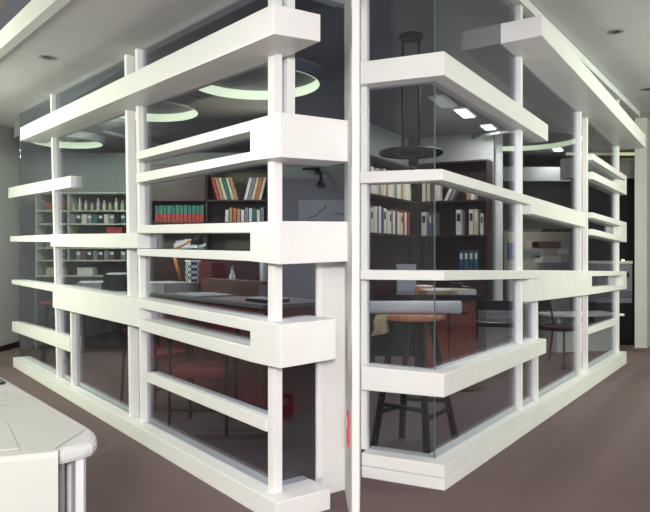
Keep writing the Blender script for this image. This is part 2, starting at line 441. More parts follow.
# walls
struct('wall_left', MB().prism(poly((-4.07, 8.1), (-4.07, 8.8), (-4.2, 8.8), (-4.2, 8.0)), 0, 2.95), WALLP, 'plain grey wall at far left beyond the glass', 'wall')
struct('wall_end', MB().prism(poly((-4.21, 8.0), (-4.21, 8.1), (-6.5, 8.1), (-6.5, 8.0)), 0, 2.95), FARW, 'dark wall closing the corridor beyond the left edge', 'wall')
MBb = MB().prism(poly((-4.065, 8.1), (-4.055, 8.1), (-4.055, 8.7), (-4.065, 8.7)), 0, .07)
struct('baseboard_left', MBb, DKBROWN, 'dark baseboard under the grey wall at far left', 'baseboard')
struct('wall_back', MB().prism(poly((-4.2, 8.8), (.42, 8.8), (.42, 8.9), (-4.2, 8.9)), 0, HL - .002), INWALL, 'back wall of the left office', 'wall')
struct('wall_front', MB().prism(poly((-6.5, -3.1), (7.2, -3.1), (7.2, -3), (-6.5, -3)), 0, 3.1), FARW, 'wall behind the viewer', 'wall')
struct('wall_west', MB().prism(poly((-6.6, -3), (-6.5, -3), (-6.5, 8.1), (-6.6, 8.1)), 0, 3.1), FARW, 'side wall of the corridor beyond the left edge', 'wall')
struct('wall_east', MB().prism(poly((7.2, -3), (7.3, -3), (7.3, 14), (7.2, 14)), 0, 3.1), FARW, 'side wall of the corridor beyond the right edge', 'wall')
struct('wall_far', MB().prism(poly((.4, 13.0), (7.2, 13.0), (7.2, 13.1), (.4, 13.1)), 0, HR), INWALL, 'far wall of the right office', 'wall')
cA = Vector((4.04, 8.48))
ru, rn = RR.u, RR.n
wr = [cA, cA + Vector((.155, -.01)), cA + Vector((.155, -.01)) + Vector((.75, 1.0)) * 1.0, Vector((4.56, 9.42))]
struct('wall_right', MB().prism(poly(*wr), 0, HR), WALLP, 'white wall end standing at the right edge of the photo', 'wall')

# ------------------------------------------------------------------ lights in the ceilings
def downlight(px, py, z, label):
    if z is None: v, z = on_soffit(px, py); d, x = v.y, v.x
    else: d = F * (z - EH) / (CY - py); x = (px - CX) / F * d
    t = thing('downlight', label, 'downlight', (x, d, z), 'recessed downlights in the corridor ceilings')
    MB().lathe([(.048, -.004), (.062, -.004), (.066, 0), (.048, 0)], (x, d, z), 28).build('trim_ring', GREYP, t)
    MB().lathe([(.001, -.006), (.030, -.006), (.034, -.003), (.034, 0)], (x, d, z), 24).build('lens', BLACK, t)
downlight(47, 57, None, 'small dark downlight in the grey ceiling at upper left')
downlight(616, 31.5, HR, 'small dark downlight in the ceiling above the long white beam')
downlight(648, 89, HR, 'small dark downlight cut by the right edge of the photo')

RINGE = emis('cove_glow', (.78, .92, .54, 1), .75)
def ring_light(cx, cy, r, z, label):
    z -= .004
    t = thing('ceiling_ring_light', label, 'ceiling ring light', (cx, cy, z), 'ring shaped cove lights', 'thing')
    n = 48; h = .075
    mb = MB(); inner = MB()
    def circ(rr, zz): return [(cx + rr * math.cos(2 * PI * k / n), cy + rr * math.sin(2 * PI * k / n), zz) for k in range(n)]
    R0, R1, R2 = circ(r, z - h), circ(r + .035, z - h), circ(r + .035, z)
    mb.add(R0 + R1 + R2, [(k, (k + 1) % n, n + (k + 1) % n, n + k) for k in range(n)] +
           [(n + k, n + (k + 1) % n, 2 * n + (k + 1) % n, 2 * n + k) for k in range(n)], 0, False)
    mb.build('rim', OFFCEIL, t)
    I0, I1, I2, I3 = circ(r, z - h), circ(r - .008, z - h), circ(r - .008, z), circ(r, z)
    inner.add(I0 + I1 + I2 + I3, [(j * n + k, j * n + (k + 1) % n, ((j + 1) % 4) * n + (k + 1) % n, ((j + 1) % 4) * n + k) for j in range(4) for k in range(n)])
    inner.build('glowing_band', RINGE, t)
ring_light(-3.02, 7.6, .40, HL, 'round glowing cove light above the far left shelving')
ring_light(-1.62, 5.95, .45, HL, 'round glowing cove light seen just right of the double posts')
ring_light(-.54, 5.0, .50, HL, 'round glowing cove light nearest the left glass corner')
ring_light(3.0, 9.82, .84, HR, 'large round glowing cove light in the right office')

PANEL = emis('panel_glow', (1, .98, .85, 1), 2.2)
def panel(px, py, label, sx=.14, sy=.50, glow=None):
    d = F * (HR - EH) / (CY - py); x = (px - CX) / F * d
    t = thing('ceiling_panel_light', label, 'ceiling light', (x, d, HR), 'rectangular ceiling lights in the right office', 'thing')
    rz = math.radians(-26)
    MB().box((x, d, HR - .012), (sx + .05, sy + .05, .02), rz).build('housing', CEIL, t)
    MB().box((x, d, HR - .026), (sx, sy, .012), rz).build('diffuser', glow or PANEL, t)
panel(443, 100.5, 'faint panel standing in for a ghost reflection nearest the frameless glass corner', glow=emis('reflection_ghost', (.9, 1, .75, 1), .05))  # faint glow imitates a ghost reflection, no fitting hangs here
panel(465, 111.5, 'rectangular ceiling light, second from the frameless glass corner')
panel(488.5, 125.5, 'rectangular ceiling light just left of the tall middle post', sy=.34)
panel(558, 148, 'small rectangular ceiling light furthest back in the right office', .13, .36)

# ================================================================== generic furniture
def book(x, y, z, w, dep, h, rz, col, label, group, tilt=0.0, band=None, name='book', two=None):
    """one book, spine towards local -y; band = colour of a spine label"""
    t = math.tan(tilt)
    mb = MB(); R = Matrix.Rotation(rz, 3, 'Z'); c = .0025
    def bx(x0, x1, y0, y1, z0, z1, mi):
        pts = []
        for zz in (z0, z1):
            for xx, yy in ((x0, y0), (x1, y0), (x1, y1), (x0, y1)):
                pts.append(R @ Vector((xx + t * zz, yy, zz)) + Vector((x, y, z)))
        mb.hexa(pts, mi)
    hw = w / 2
    bx(-hw, -hw + c, 0, dep, 0, h, 0); bx(hw - c, hw, 0, dep, 0, h, 0)
    if two: bx(-hw, hw, -.003, c, 0, h * .5, 0); bx(-hw, hw, -.003, c, h * .5, h, 3)
    else: bx(-hw, hw, -.003, c, 0, h, 0)
    bx(-hw + c, hw - c, c, dep - .006, .004, h - .004, 1)
    ms = [col, PAPER, band or col, two or col]
    if band: bx(-hw * .72, hw * .72, -.0045, -.003, h * .55, h * .85, 2)
    o = mb.build(name, ms, None, (x, y, z))
    return tag(o, label, 'book' if name == 'book' else 'binder', group)
BK = {n: mat('cover_' + n, rgb(*c), .6, var=.1) for n, c in dict(white=(214, 210, 200), cream=(200, 186, 152), red=(168, 52, 48),
      green=(42, 110, 92), teal=(38, 96, 96), blue=(52, 74, 128), brown=(104, 66, 48), black=(24, 24, 28), tan=(170, 136, 96), grey=(128, 128, 130), orange=(196, 104, 58)).items()}
def shelf_case(name, label, cat, P, u, n, L, dep, z0, z1, shelves, m, back=None, thick=.02, dividers=(), loc_label=None):
    """bookcase whose front lower-left corner is P, front runs along u, n points out of the front"""
    P = Vector(P); u = Vector(u); n = Vector(n)
    t = thing(name, label, cat, (P.x, P.y, 0))
    def slab(s0, s1, d0, d1, a, b):
        q = [P + u * s0 - n * d0, P + u * s1 - n * d0, P + u * s1 - n * d1, P + u * s0 - n * d1]
        return MB().prism([tuple(v) for v in q], a, b)
    slab(0, thick, 0, dep, z0, z1).build('side_panel', m, t); slab(L - thick, L, 0, dep, z0, z1).build('side_panel', m, t)
    slab(thick, L - thick, 0, dep, z1 - thick, z1).build('top_panel', m, t)
    slab(thick, L - thick, dep - .015, dep, z0, z1 - thick).build('back_panel', back or m, t)
    for zz in shelves: slab(thick, L - thick, .005, dep - .015, zz - thick, zz).build('shelf', m, t)
    for s, a, b in dividers: slab(s - thick / 2, s + thick / 2, .005, dep - .015, a, b).build('divider', m, t)
    return t, slab

def side_chair(name, label, loc, rz, seat_m, frame_m, arms=False, group=None, w=.40, sh=.42, bt=.78, backm=None, bz=None):
    t = thing(name, label, 'chair', loc, group); t.rotation_euler = (0, 0, rz)
    L = Vector(loc)
    def W(x, y, z): return (L.x + x, L.y + y, L.z + z)
    hw = w / 2
    mb = MB()
    pts = []
    n = 24
    for k in range(n):     # rounded seat outline
        a = 2 * PI * k / n; e = .55
        cx_, sy_ = math.cos(a), math.sin(a)
        pts.append((L.x + hw * math.copysign(abs(cx_) ** e, cx_), L.y + .2 * math.copysign(abs(sy_) ** e, sy_)))
    mb.prism(pts, L.z + sh - .05, L.z + sh); mb.build('seat', seat_m, t, bevel=.015)
    for sx in (-1, 1):
        top = .62 if arms else sh - .04
        MB().tube([W(sx * (hw - .005), -.19, 0), W(sx * (hw - .005), -.185, top)], .012).build('leg', frame_m, t)
        MB().tube([W(sx * (hw - .03), .25, 0), W(sx * (hw - .02), .20, sh), W(sx * (hw - .02), .27, bt)], .012).build('leg', frame_m, t)
        if arms:
            MB().tube([W(sx * (hw - .005), -.185, .62), W(sx * hw, -.1, .635), W(sx * (hw - .01), .24, .635)], .014).build('armrest', frame_m, t)
    mb = MB()
    for k in range(8):
        a0, a1 = -1 + k / 4, -1 + (k + 1) / 4
        f = lambda a: .235 + .03 * (1 - a * a)
        q = []
        for zz in (bz or sh + .14, bt):
            yy = .02 + .10 * (zz - sh)
            q += [W(a0 * (hw - .02), f(a0) + yy - .04, zz), W(a1 * (hw - .02), f(a1) + yy - .04, zz),
                  W(a1 * (hw - .02), f(a1) + yy - .015, zz), W(a0 * (hw - .02), f(a0) + yy - .015, zz)]
        mb.hexa(q)
    mb.build('backrest', backm or seat_m, t)
    MB().tube([W(-hw + .01, -.18, .16), W(hw - .01, -.18, .16)], .008).build('stretcher', frame_m, t)
    return t

def stool(label, loc, r, h, feet, seat_m, rung_z, leg_r=.016):
    t = thing('stool', label, 'stool', loc); L = Vector(loc)
    MB().lathe([(r - .012, h - .035), (r, h - .028), (r, h - .008), (r - .008, h)], (L.x, L.y, L.z), 36).build('seat', seat_m, t)
    tops = []
    for fx, fy in feet:
        k = r * .62 / math.hypot(fx, fy); top = Vector((L.x + fx * k, L.y + fy * k, L.z + h - .035)); bot = Vector((L.x + fx, L.y + fy, L.z))
        tops.append((top, bot)); MB().tube([bot, top], leg_r, 12, r2=leg_r * .8).build('leg', BLACKM, t)
    n = len(tops)
    for i in range(n):
        (a, b), (c, d) = tops[i], tops[(i + 1) % n]
        zz = rung_z + (.05 if i % 2 else 0)
        p0 = b + (a - b) * (zz / (a.z - L.z)); p1 = d + (c - d) * (zz / (c.z - L.z))
        MB().tube([p0, p1], leg_r * .62, 8).build('rung', BLACKM, t)
    return t

# ================================================================== LEFT OFFICE CONTENTS
# pale open shelving at the back left
LIGHTW = mat('pale_shelf', rgb(196, 200, 182), .6); SHB = mat('shelf_back', rgb(70, 72, 70), .8)
P = (-3.72, 8.35); u0 = Vector((1, 0)); n0 = Vector((0, -1))
SH = (.95, 1.15, 1.31, 1.47, 1.62, 1.79)
t, _ = shelf_case('shelving_unit', 'tall pale open shelving full of files along the far left back wall', 'shelves', P, u0, n0, 1.22, .32, 0, 2.02, SH, LIGHTW, SHB, .018,
                  dividers=((.42, 1.15, 2.0),))
DKG = mat('dark_grey_door', rgb(58, 54, 60), .6)
for a_, b_ in ((.02, .605), (.615, 1.20)): _(a_, b_, -.018, .003, .05, .925).build('door', DKG, t)
for i in range(9):          # small white bottles on the upper shelf
    x = -3.72 + .46 + i * .079; h = .10 + .03 * ((i * 5) % 3)
    mb = MB().lathe([(.018, 0), (.021, .01), (.021, h * .6), (.009, h * .78), (.009, h)], (x, 8.43, 1.791), 14)
    tag(mb.build('bottle', BK['white' if i % 3 else 'cream'], None, (x, 8.43, 1.791)),
        'small pale bottle, %s from the left on the top shelf of the pale shelving' % ORD[i], 'bottle', 'bottles on the pale shelving')
for k, (z, cols) in enumerate(((1.622, ('grey', 'black', 'white', 'grey', 'teal', 'black', 'white', 'grey', 'black', 'teal')), (1.152, ('black', 'grey', 'brown', 'black', 'grey', 'black', 'grey', 'brown', 'black', 'grey')))):
    for i, c in enumerate(cols):
        if k == 1 and i > 9: break
        book(-3.72 + .47 + i * .072, 8.375, z, .058, .22, .115, 0, BK[c], '%s file, %s from the left, on the pale shelving %s' % (c, ORD[i], 'just below the bottles' if k == 0 else 'in the lower file row'),
             'files on the pale shelving', band=PAPER if i % 2 else None)
for i, (x, z, c) in enumerate(((-3.5, 1.791, 'red'), (-3.52, 1.622, 'black'), (-3.50, 1.312, 'grey'), (-3.0, 1.312, 'white'), (-2.72, 1.472, 'red'), (-3.1, .952, 'white'), (-3.5, .952, 'cream'))):
    mb = MB().box((x, 8.5, z + .04), (.20, .22, .08)); mb.box((x, 8.5, z + .089), (.21, .23, .016))
    tag(mb.build('storage_box', BK[c], None, (x, 8.5, z), .004), '%s lidded box on the pale shelving, %s' % (c, ('left of the bottles', 'left of the upper files', 'left end below the upper files', 'in the middle below the upper files', 'at the right end of the shelf', 'on the lowest filled shelf at right', 'on the lowest filled shelf at left')[i]), 'box', 'boxes on the pale shelving')

sd = thing('side_table', 'pale side table stacked with papers in front of the pale shelving', 'table', (-2.6, 7.85, 0))
MB().box((-2.6, 7.85, .765), (.86, .46, .03)).build('tabletop', LIGHTW, sd, bevel=.004)
for sx in (-.39, .39):
    for sy in (-.19, .19): MB().box((-2.6 + sx, 7.85 + sy, .375), (.04, .04, .75)).build('leg', DKG, sd)
for i, (x, w, h, c, rr) in enumerate(((-2.82, .30, .10, 'grey', .1), (-2.49, .26, .20, 'black', -.1), (-2.28, .18, .14, 'white', .2))):
    t = thing('paper_stack', ('low grey paper stack at the left of the pale side table', 'dark folder stack in the middle of the pale side table', 'white paper stack at the right of the pale side table')[i], 'papers', (x, 7.85, .78))
    MB().box((x, 7.85, .78 + h / 2), (w, .30, h), rr).build('lower_sheets', BK[c], t); MB().box((x, 7.85, .78 + h + .008), (w * .9, .28, .016), rr + .2).build('top_sheet', PAPER, t)
# maroon bookcase behind the left corner
bx0 = -2.127; P = (bx0, 7.9)
t, slab = shelf_case('bookcase', 'dark maroon bookcase with closed upper door behind the left glass corner', 'bookcase', P, u0, n0, 1.44, .34, 0, 2.32, (1.28, 1.613, 1.885), DKBROWN, mat('olive_reflection', rgb(96, 88, 72), .8), .02,  # olive of the back panel imitates a reflection in the glass
                dividers=((.685, 1.28, 2.3),))
slab(.02, .675, -.018, .003, 1.87, 2.30).build('door', DKBROWN, t)
for s in (.02, .725): slab(s, s + .695, -.018, .003, .06, 1.255).build('door', DKBROWN, t)
for i in range(12):
    book(bx0 + .075 + i * .0500, 7.93, 1.613, .045, .2, .20 + .005 * (i % 2), 0, BK['red'], 'green and red spined book, %s from left in the maroon bookcase' % ORD[i],
         'matching books in the maroon bookcase', two=BK['green'] if i % 4 else BK['teal'])
for i, c in enumerate(('white', 'tan', 'orange', 'tan', 'white', 'grey', 'white', 'green', 'white', 'grey')):
    book(bx0 + .93 + i * .048, 7.93, 1.613, .038, .2, .15 + .03 * ((i * 3) % 4) / 3, 0, BK[c], '%s book, %s from left in lower right row of the maroon bookcase' % (c, ORD[i]), 'books in the lower right row of the maroon bookcase')
sl_c = ('red', 'tan', 'cream', 'green', 'cream', 'tan', 'white', 'grey', 'cream', 'orange', 'cream')
for i, c in enumerate(sl_c):
    tl = math.radians(-16 if i < 6 else 14)
    book(bx0 + (.83 if i < 6 else .89) + i * .044, 7.93, 1.8862, .036, .2, .27, 0, BK[c], '%s book leaning %s, %s from left on top of the maroon bookcase shelves' % (c, 'left' if i < 6 else 'right', ORD[i]), 'leaning books in the maroon bookcase', tilt=tl)
# crumpled shiny white lump placed on the counter
mb = MB(); bm = bmesh.new(); bmesh.ops.create_icosphere(bm, subdivisions=3, radius=1)
for v in bm.verts:
    k = 1 + random.uniform(-.28, .28); v.co = Vector((v.co.x * .20 * k, v.co.y * .09 * k, max(-.04, v.co.z * .075 * k)))
mb.add([tuple(v.co + Vector((-1.68, 8.05, 1.323))) for v in bm.verts], [tuple(v.index for v in f.verts) for f in bm.faces]); bm.free()
tag(mb.build('crumpled_lump', mat('shiny_white', (.7, .7, .72, 1), .12), None, (-1.68, 8.05, 1.281)), 'crumpled shiny white lump on the open ledge of the maroon bookcase', 'plastic wrap')

# worktable behind the left glass
a_ = -LF.u; b_ = LR.u
T0 = Vector((-.46, 4.76)); TL, TW, TZ = 2.75, .70, .84
def tq(s0, s1, w0, w1): return [tuple(T0 + a_ * s0 + b_ * w0), tuple(T0 + a_ * s1 + b_ * w0), tuple(T0 + a_ * s1 + b_ * w1), tuple(T0 + a_ * s0 + b_ * w1)]
wt = thing('worktable', 'long maroon panelled worktable covered in papers behind the left glass', 'table', (T0.x, T0.y, 0))
MB().prism(tq(0, TL, 0, TW), TZ - .03, TZ).build('tabletop', mat('table_laminate', rgb(120, 112, 108), .5), wt, bevel=.004)
MB().prism(tq(.03, TL - .03, .07, .09), .06, TZ - .03).build('modesty_panel', MAROON, wt)
for s in (.0, TL - .03): MB().prism(tq(s, s + .03, .03, TW - .03), 0, TZ - .03).build('side_panel', MAROON, wt)
def on_table(s, w): v = T0 + a_ * s + b_ * w; return (v.x, v.y, TZ)
TA = math.atan2(a_.y, a_.x)
def sheets(s, w, sx, sy, rot, m, label, h=.004, name='paper_sheet', cat='paper'):
    x, y, z = on_table(s, w)
    mb = MB().box((x, y, z + h / 2), (sx, sy, h), TA + rot)
    return tag(mb.build(name, m, None, (x, y, z)), label, cat)
TANP = mat('tan_paper', rgb(170, 146, 126), .8); GRP = mat('grey_paper', rgb(168, 166, 164), .8)
sheets(.62, .24, .58, .42, .15, TANP, 'tan drawing sheet lying nearest the left glass corner')
sheets(1.35, .25, .55, .42, -.1, GRP, 'grey drawing sheet lying in the middle of the long worktable', .012)
sheets(2.28, .25, .62, .40, .1, GRP, 'thick pale drawing stack at the far end of the long worktable', .09)
x, y, z = on_table(1.25, .47)
tag(MB().box((x, y, z + .07), (1.15, .09, .14), TA).build('portfolio_case', mat('brown_board', rgb(126, 92, 82), .7), None, (x, y, z), .004), 'brown board portfolio standing on edge on the long worktable', 'portfolio')
x, y, z = on_table(1.86, .56)
tag(MB().box((x, y, z + .15), (.28, .16, .30), TA).build('storage_box', mat('maroon_board', rgb(110, 40, 44), .7), None, (x, y, z), .004), 'tall maroon box standing on the long worktable', 'box')
x, y, z = on_table(2.22, .52)
t = thing('patterned_box', 'black and white patterned box beside the tall maroon box', 'box', (x, y, z))
chk = mat('chequer', (.7, .7, .7, 1), .6); nt = chk.node_tree; ck = nt.nodes.new('ShaderNodeTexChecker'); ck.inputs['Scale'].default_value = 34
ck.inputs['Color1'].default_value = (.7, .7, .68, 1); ck.inputs['Color2'].default_value = (.04, .04, .05, 1)
tcn = [n for n in nt.nodes if n.type == 'TEX_COORD'][0]
nt.links.new(tcn.outputs['Object'], ck.inputs['Vector']); nt.links.new(ck.outputs['Color'], nt.nodes['Principled BSDF'].inputs['Base Color'])
MB().box((x, y, z + .15), (.13, .11, .30), TA).build('body', chk, t, bevel=.003)
MB().box((x, y, z + .308), (.136, .116, .016), TA).build('lid', PAPER, t)
x, y, z = on_table(1.52, .60)
t = thing('bottle', 'small white bottle standing in front of the brown portfolio', 'bottle', (x, y, z))
MB().lathe([(.026, 0), (.030, .01), (.030, .17), (.014, .20), (.014, .23)], (x, y, z), 20).build('body', PAPER, t)
MB().lathe([(.016, .23), (.016, .255), (.012, .26)], (x, y, z), 16).build('cap', GREYP, t)
for i, (s, w) in enumerate(((.90, .58), (.98, .61))):
    x, y, z = on_table(s, w)
    mb = MB().lathe([(.021, 0), (.024, .002), (.024, .34), (.020, .342)], (x, y, z), 18)
    tag(mb.build('paper_roll', PAPER, None, (x, y, z)), ('upright white paper roll nearest the corner post', 'upright white paper roll just behind the one at the corner post')[i], 'paper roll', 'upright paper rolls')
x, y, z = on_table(.28, .22)
t = thing('desk_tray', 'dark desk tray with white papers beside the corner post', 'tray', (x, y, z))
MB().box((x, y, z + .012), (.30, .22, .024), TA).build('base', BLACK, t); 
MB().box((x, y, z + .030), (.27, .19, .010), TA + .1).build('papers', PAPER, t)
MB().box((x, y + .1, z + .06), (.26, .02, .12), TA).build('back_plate', GREYP, t)
# lamp with an orange arm
x, y, z = on_table(2.56, .56)
t = thing('desk_lamp', 'desk lamp with slanting orange arm at the far end of the worktable', 'lamp', (x, y, z))
MB().lathe([(.08, 0), (.085, .012), (.03, .025), (.015, .03)], (x, y, z), 24).build('base', BLACKM, t)
ORG = mat('orange_paint', rgb(200, 122, 60), .4)
MB().tube([(x, y, z + .03), (x - .10, y - .02, z + .42)], .018).build('arm', ORG, t)
MB().tube([(x - .10, y - .02, z + .42), (x + .16, y - .04, z + .56)], .013).build('arm', ORG, t)
MB().lathe([(.075, 0), (.06, .05), (.025, .10), (.012, .11)], (x + .17, y - .04, z + .49), 20).build('shade', BLACKM, t)

# red armchair
side_chair('armchair', 'red upholstered armchair with black tube frame behind the lower left glass', (-.84, 4.55, 0), math.radians(-4), REDFAB, BLACKM, arms=True, w=.40, sh=.43)
side_chair('armchair', 'red upholstered armchair further along, half hidden by the double posts', (-1.36, 5.30, 0), math.radians(55), REDFAB, BLACKM, arms=True, w=.40, sh=.43)
# tall stool at far left
d0 = 6.35; sx = (47 - CX) / F * d0
stool('tall black stool with red brown seat behind the far left end of the glass', (-3.0, 7.15, 0), .14, .70, ((.13, -.08), (-.06, -.13), (-.13, .09), (.09, .13)), wood('red_seat_wood', rgb(120, 56, 44), rgb(150, 74, 56)), .24)

# whiteboard and wall lamp on the back wall seen through the return
z0, z1 = 1.22, 1.96
t = thing('whiteboard', 'pale board with a dark wavy sketch on the back wall behind the return glass', 'whiteboard', (-.03, 8.8, z0))
MB().box((-.03, 8.785, (z0 + z1) / 2), (.66, .02, z1 - z0)).build('panel', mat('board_white', rgb(200, 200, 196), .5), t, bevel=.003)
INK = mat('ink', rgb(60, 60, 66), .6)
def sk(pts): return [(-.36 + a * .66, 8.773, z0 + b * (z1 - z0)) for a, b in pts]
MB().tube(sk([(.2, .62), (.24, .68), (.36, .70), (.44, .78), (.52, .84), (.58, .9)]), .006, 6).build('sketch_line', INK, t)
MB().tube(sk([(.2, .62), (.4, .60), (.7, .61), (.9, .6)]), .005, 6).build('sketch_line', INK, t)
MB().tube(sk([(.74, .72), (.8, .76), (.86, .72), (.95, .75)]), .006, 6).build('sketch_line', INK, t)
t = thing('wall_lamp', 'dark wall lamp with a drooping head above the pale board', 'lamp', (-.10, 8.8, 2.36))
MB().box((-.10, 8.785, 2.36), (.07, .03, .12)).build('wall_plate', BLACKM, t)
MB().tube([(-.10, 8.77, 2.36), (-.12, 8.68, 2.37), (-.30, 8.66, 2.36)], .016).build('arm', BLACKM, t)
MB().tube([(-.10, 8.77, 2.36), (-.06, 8.68, 2.30), (-.05, 8.66, 2.22)], .020).build('arm', BLACKM, t)
MB().lathe([(.055, 0), (.05, .04), (.025, .08), (.012, .10)], (-.06, 8.66, 2.12), 18).build('shade', BLACKM, t)

# red plate on the shaded side of the fin
q = Vector((.1105, 3.05)); 
t = thing('wall_plate', 'small red plate with white emblem low on the shaded side of the white fin', 'sign', (.1075, 3.02, .33))
MB().box((.1075, 3.02, .40), (.012, .09, .15)).build('plate', mat('red_plate', rgb(206, 70, 78), .5), t, bevel=.003)
MB().box((.1008, 3.02, .43), (.003, .035, .04)).build('emblem', PAPER, t)

# ================================================================== FOREGROUND TABLE (left)
tz = .72
pts = [onz(0, 375, tz), onz(60, 409.5, tz), onz(84, 423.3, tz), onz(91, 427.6, tz), onz(95.6, 431.4, tz), onz(97.5, 435.2, tz), onz(96.6, 438.8, tz), onz(92.5, 441.8, tz), onz(85, 444.2, tz), onz(54, 452, tz)]
e1 = pts[-1] + Vector((-.80, -.30)); e2 = pts[0] + (pts[0] - pts[1]).normalized() * .5; e3 = e2 + Vector((-.70, -.45))
top = [tuple(p) for p in pts] + [tuple(e1), tuple(e3), tuple(e2)]
ft = thing('drafting_table', 'white drafting table with a rounded edge in the lower left foreground', 'table', (pts[4].x - .3, pts[4].y + .2, 0))
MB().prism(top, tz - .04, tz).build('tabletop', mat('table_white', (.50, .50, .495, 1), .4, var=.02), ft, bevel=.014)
def leg(pxa, pxb, d0, d1, m, nm):
    xa, xb = (pxa - CX) / F * d0, (pxb - CX) / F * d1
    MB().prism([(xa, d0), (xb, d0), (xb, d1), (xa, d1)], 0, tz - .04).build(nm, m, ft, bevel=.003)
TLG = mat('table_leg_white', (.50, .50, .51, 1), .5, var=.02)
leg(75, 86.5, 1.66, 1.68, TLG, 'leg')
leg(60, 77, 1.70, 1.74, mat('apron_grey', (.40, .40, .41, 1), .6), 'apron_panel')  # plain grey panel between the white legs
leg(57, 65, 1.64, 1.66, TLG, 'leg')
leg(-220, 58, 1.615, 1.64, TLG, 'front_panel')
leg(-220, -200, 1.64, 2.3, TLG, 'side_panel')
# drawing sheets on it: a big one running over the front edge, with pencil marks
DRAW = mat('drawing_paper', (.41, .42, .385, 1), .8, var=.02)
nt = DRAW.node_tree; b = nt.nodes['Principled BSDF']; tc = [n for n in nt.nodes if n.type == 'TEX_COORD'][0]
mp = nt.nodes.new('ShaderNodeMapping'); mp.inputs['Scale'].default_value = (7, 26, 7); mp.inputs['Rotation'].default_value = (0, 0, .55)
nz = nt.nodes.new('ShaderNodeTexNoise'); nz.inputs['Scale'].default_value = 1.6; nz.inputs['Detail'].default_value = 5
rp2 = nt.nodes.new('ShaderNodeValToRGB'); rp2.color_ramp.elements[0].position = .63; rp2.color_ramp.elements[1].position = .72
rp2.color_ramp.elements[0].color = (.41, .42, .385, 1); rp2.color_ramp.elements[1].color = (.27, .28, .265, 1)
nt.links.new(tc.outputs['Object'], mp.inputs['Vector']); nt.links.new(mp.outputs['Vector'], nz.inputs['Vector']); nt.links.new(nz.outputs['Fac'], rp2.inputs['Fac'])
nt.links.new(rp2.outputs['Color'], b.inputs['Base Color'])
def flat_sheet(pix, z, h, name, label, m):
    q = [tuple(onz(a, b_, z)) for a, b_ in pix]
    c = Vector(q[0])
    return tag(MB().prism(q, z, z + h).build(name, m, None, (c.x, c.y, z)), label, 'drawing')
pix = [(-60, 425), (4, 392), (30, 397), (84, 431), (58, 448), (40, 456), (-100, 487)]
q = [onz(a, b_, tz) for a, b_ in pix]
ea, eb = onz(53, 452.5, tz), Vector(tuple(pts[-1])) + Vector((-.80, -.30))
ed = (eb - ea).normalized(); en = Vector((-ed.y, ed.x)); en = en if en.dot(ea) < 0 else -en
q = [onz(-60, 425, tz), onz(4, 392, tz), onz(30, 397, tz), onz(84, 431, tz), onz(60, 446, tz), ea - en * .015, ea - en * .015 + ed * .75]
mb = MB().prism([tuple(v) for v in q], tz + .0008, tz + .003)
p0, p1 = ea - en * .015 - ed * .012, ea - en * .015 + ed * .75
prof = [(0, .0015), (.018, .0), (.026, -.012), (.028, -.05), (.030, -.30)]
vs = []
for o, dz in prof:
    for pp in (p0, p1): v = pp + en * o; vs.append((v.x, v.y, tz + .0015 + dz))
for o, dz in prof:
    for pp in (p0, p1): v = pp + en * (o + .003); vs.append((v.x, v.y, tz + .0035 + dz))
fs = []
for k in range(4):
    a = 2 * k; fs += [(a, a + 1, a + 3, a + 2), (10 + a, 12 + a, 13 + a, 11 + a), (a, a + 2, a + 12, a + 10), (a + 1, a + 11, a + 13, a + 3)]
fs += [(0, 10, 11, 1), (8, 9, 19, 18)]
mb.add(vs, fs, 0, False)
tag(mb.build('drawing_sheet', DRAW, None, (q[0].x, q[0].y, tz)), 'large pale drawing sheet folded over the front edge of the white drafting table', 'drawing')
flat_sheet([(-60, 440), (-6, 408), (8, 425), (19, 449), (-90, 462)], tz + .0031, .003, 'drawing_sheet', 'upper drawing sheet with curled right edge on the white drafting table', DRAW)
q = onz(0, 384, tz)
t = thing('set_square', 'black edged set square at the left edge of the white drafting table', 'set square', (q.x, q.y, tz))
def rim(pix, h, z): return [tuple(onz(a, b_, z)) for a, b_ in pix]
MB().prism(rim([(-22, 381), (-3, 378), (5.5, 383.5), (-14, 389)], 0, tz), tz + .0005, tz + .006).build('frame', BLACK, t)
MB().prism(rim([(-16, 382), (-3.5, 380), (2, 383.3), (-12, 386.6)], 0, tz), tz + .006, tz + .0075).build('plate', GREYP, t)

# ================================================================== RIGHT OFFICE CONTENTS
# pendant lamp
px, py_, dL = .70, 5.3, None
zc_ = 2.04
pl = thing('pendant_lamp', 'black disc pendant lamp on two rods behind the frameless corner', 'lamp', (px, py_, zc_))
MB().lathe([(.07, -.04), (.095, -.035), (.10, -.005), (.10, 0)], (px, py_, HR), 32).build('canopy', BLACKM, pl)
for sx in (-.066, .066): MB().tube([(px + sx, py_, zc_), (px + sx, py_, HR - .035)], .011).build('rod', BLACKM, pl)
Rr = .245
MB().tube([(px + Rr * math.cos(2 * PI * k / 40), py_ + Rr * math.sin(2 * PI * k / 40), zc_) for k in range(40)], .017, 10, closed=True).build('rim', BLACKM, pl)
MB().lathe([(.08, -.03), (.11, -.025), (.115, .0), (.09, .03)], (px, py_, zc_), 32).build('hub', BLACKM, pl)
mb = MB()
for k in range(32):
    a = 2 * PI * k / 32; mb.tube([(px + .10 * math.cos(a), py_ + .10 * math.sin(a), zc_), (px + Rr * math.cos(a), py_ + Rr * math.sin(a), zc_)], .004, 6)
for r in (.15, .20): mb.tube([(px + r * math.cos(2 * PI * k / 36), py_ + r * math.sin(2 * PI * k / 36), zc_) for k in range(36)], .004, 6, closed=True)
mb.build('wire_mesh', BLACKM, pl)

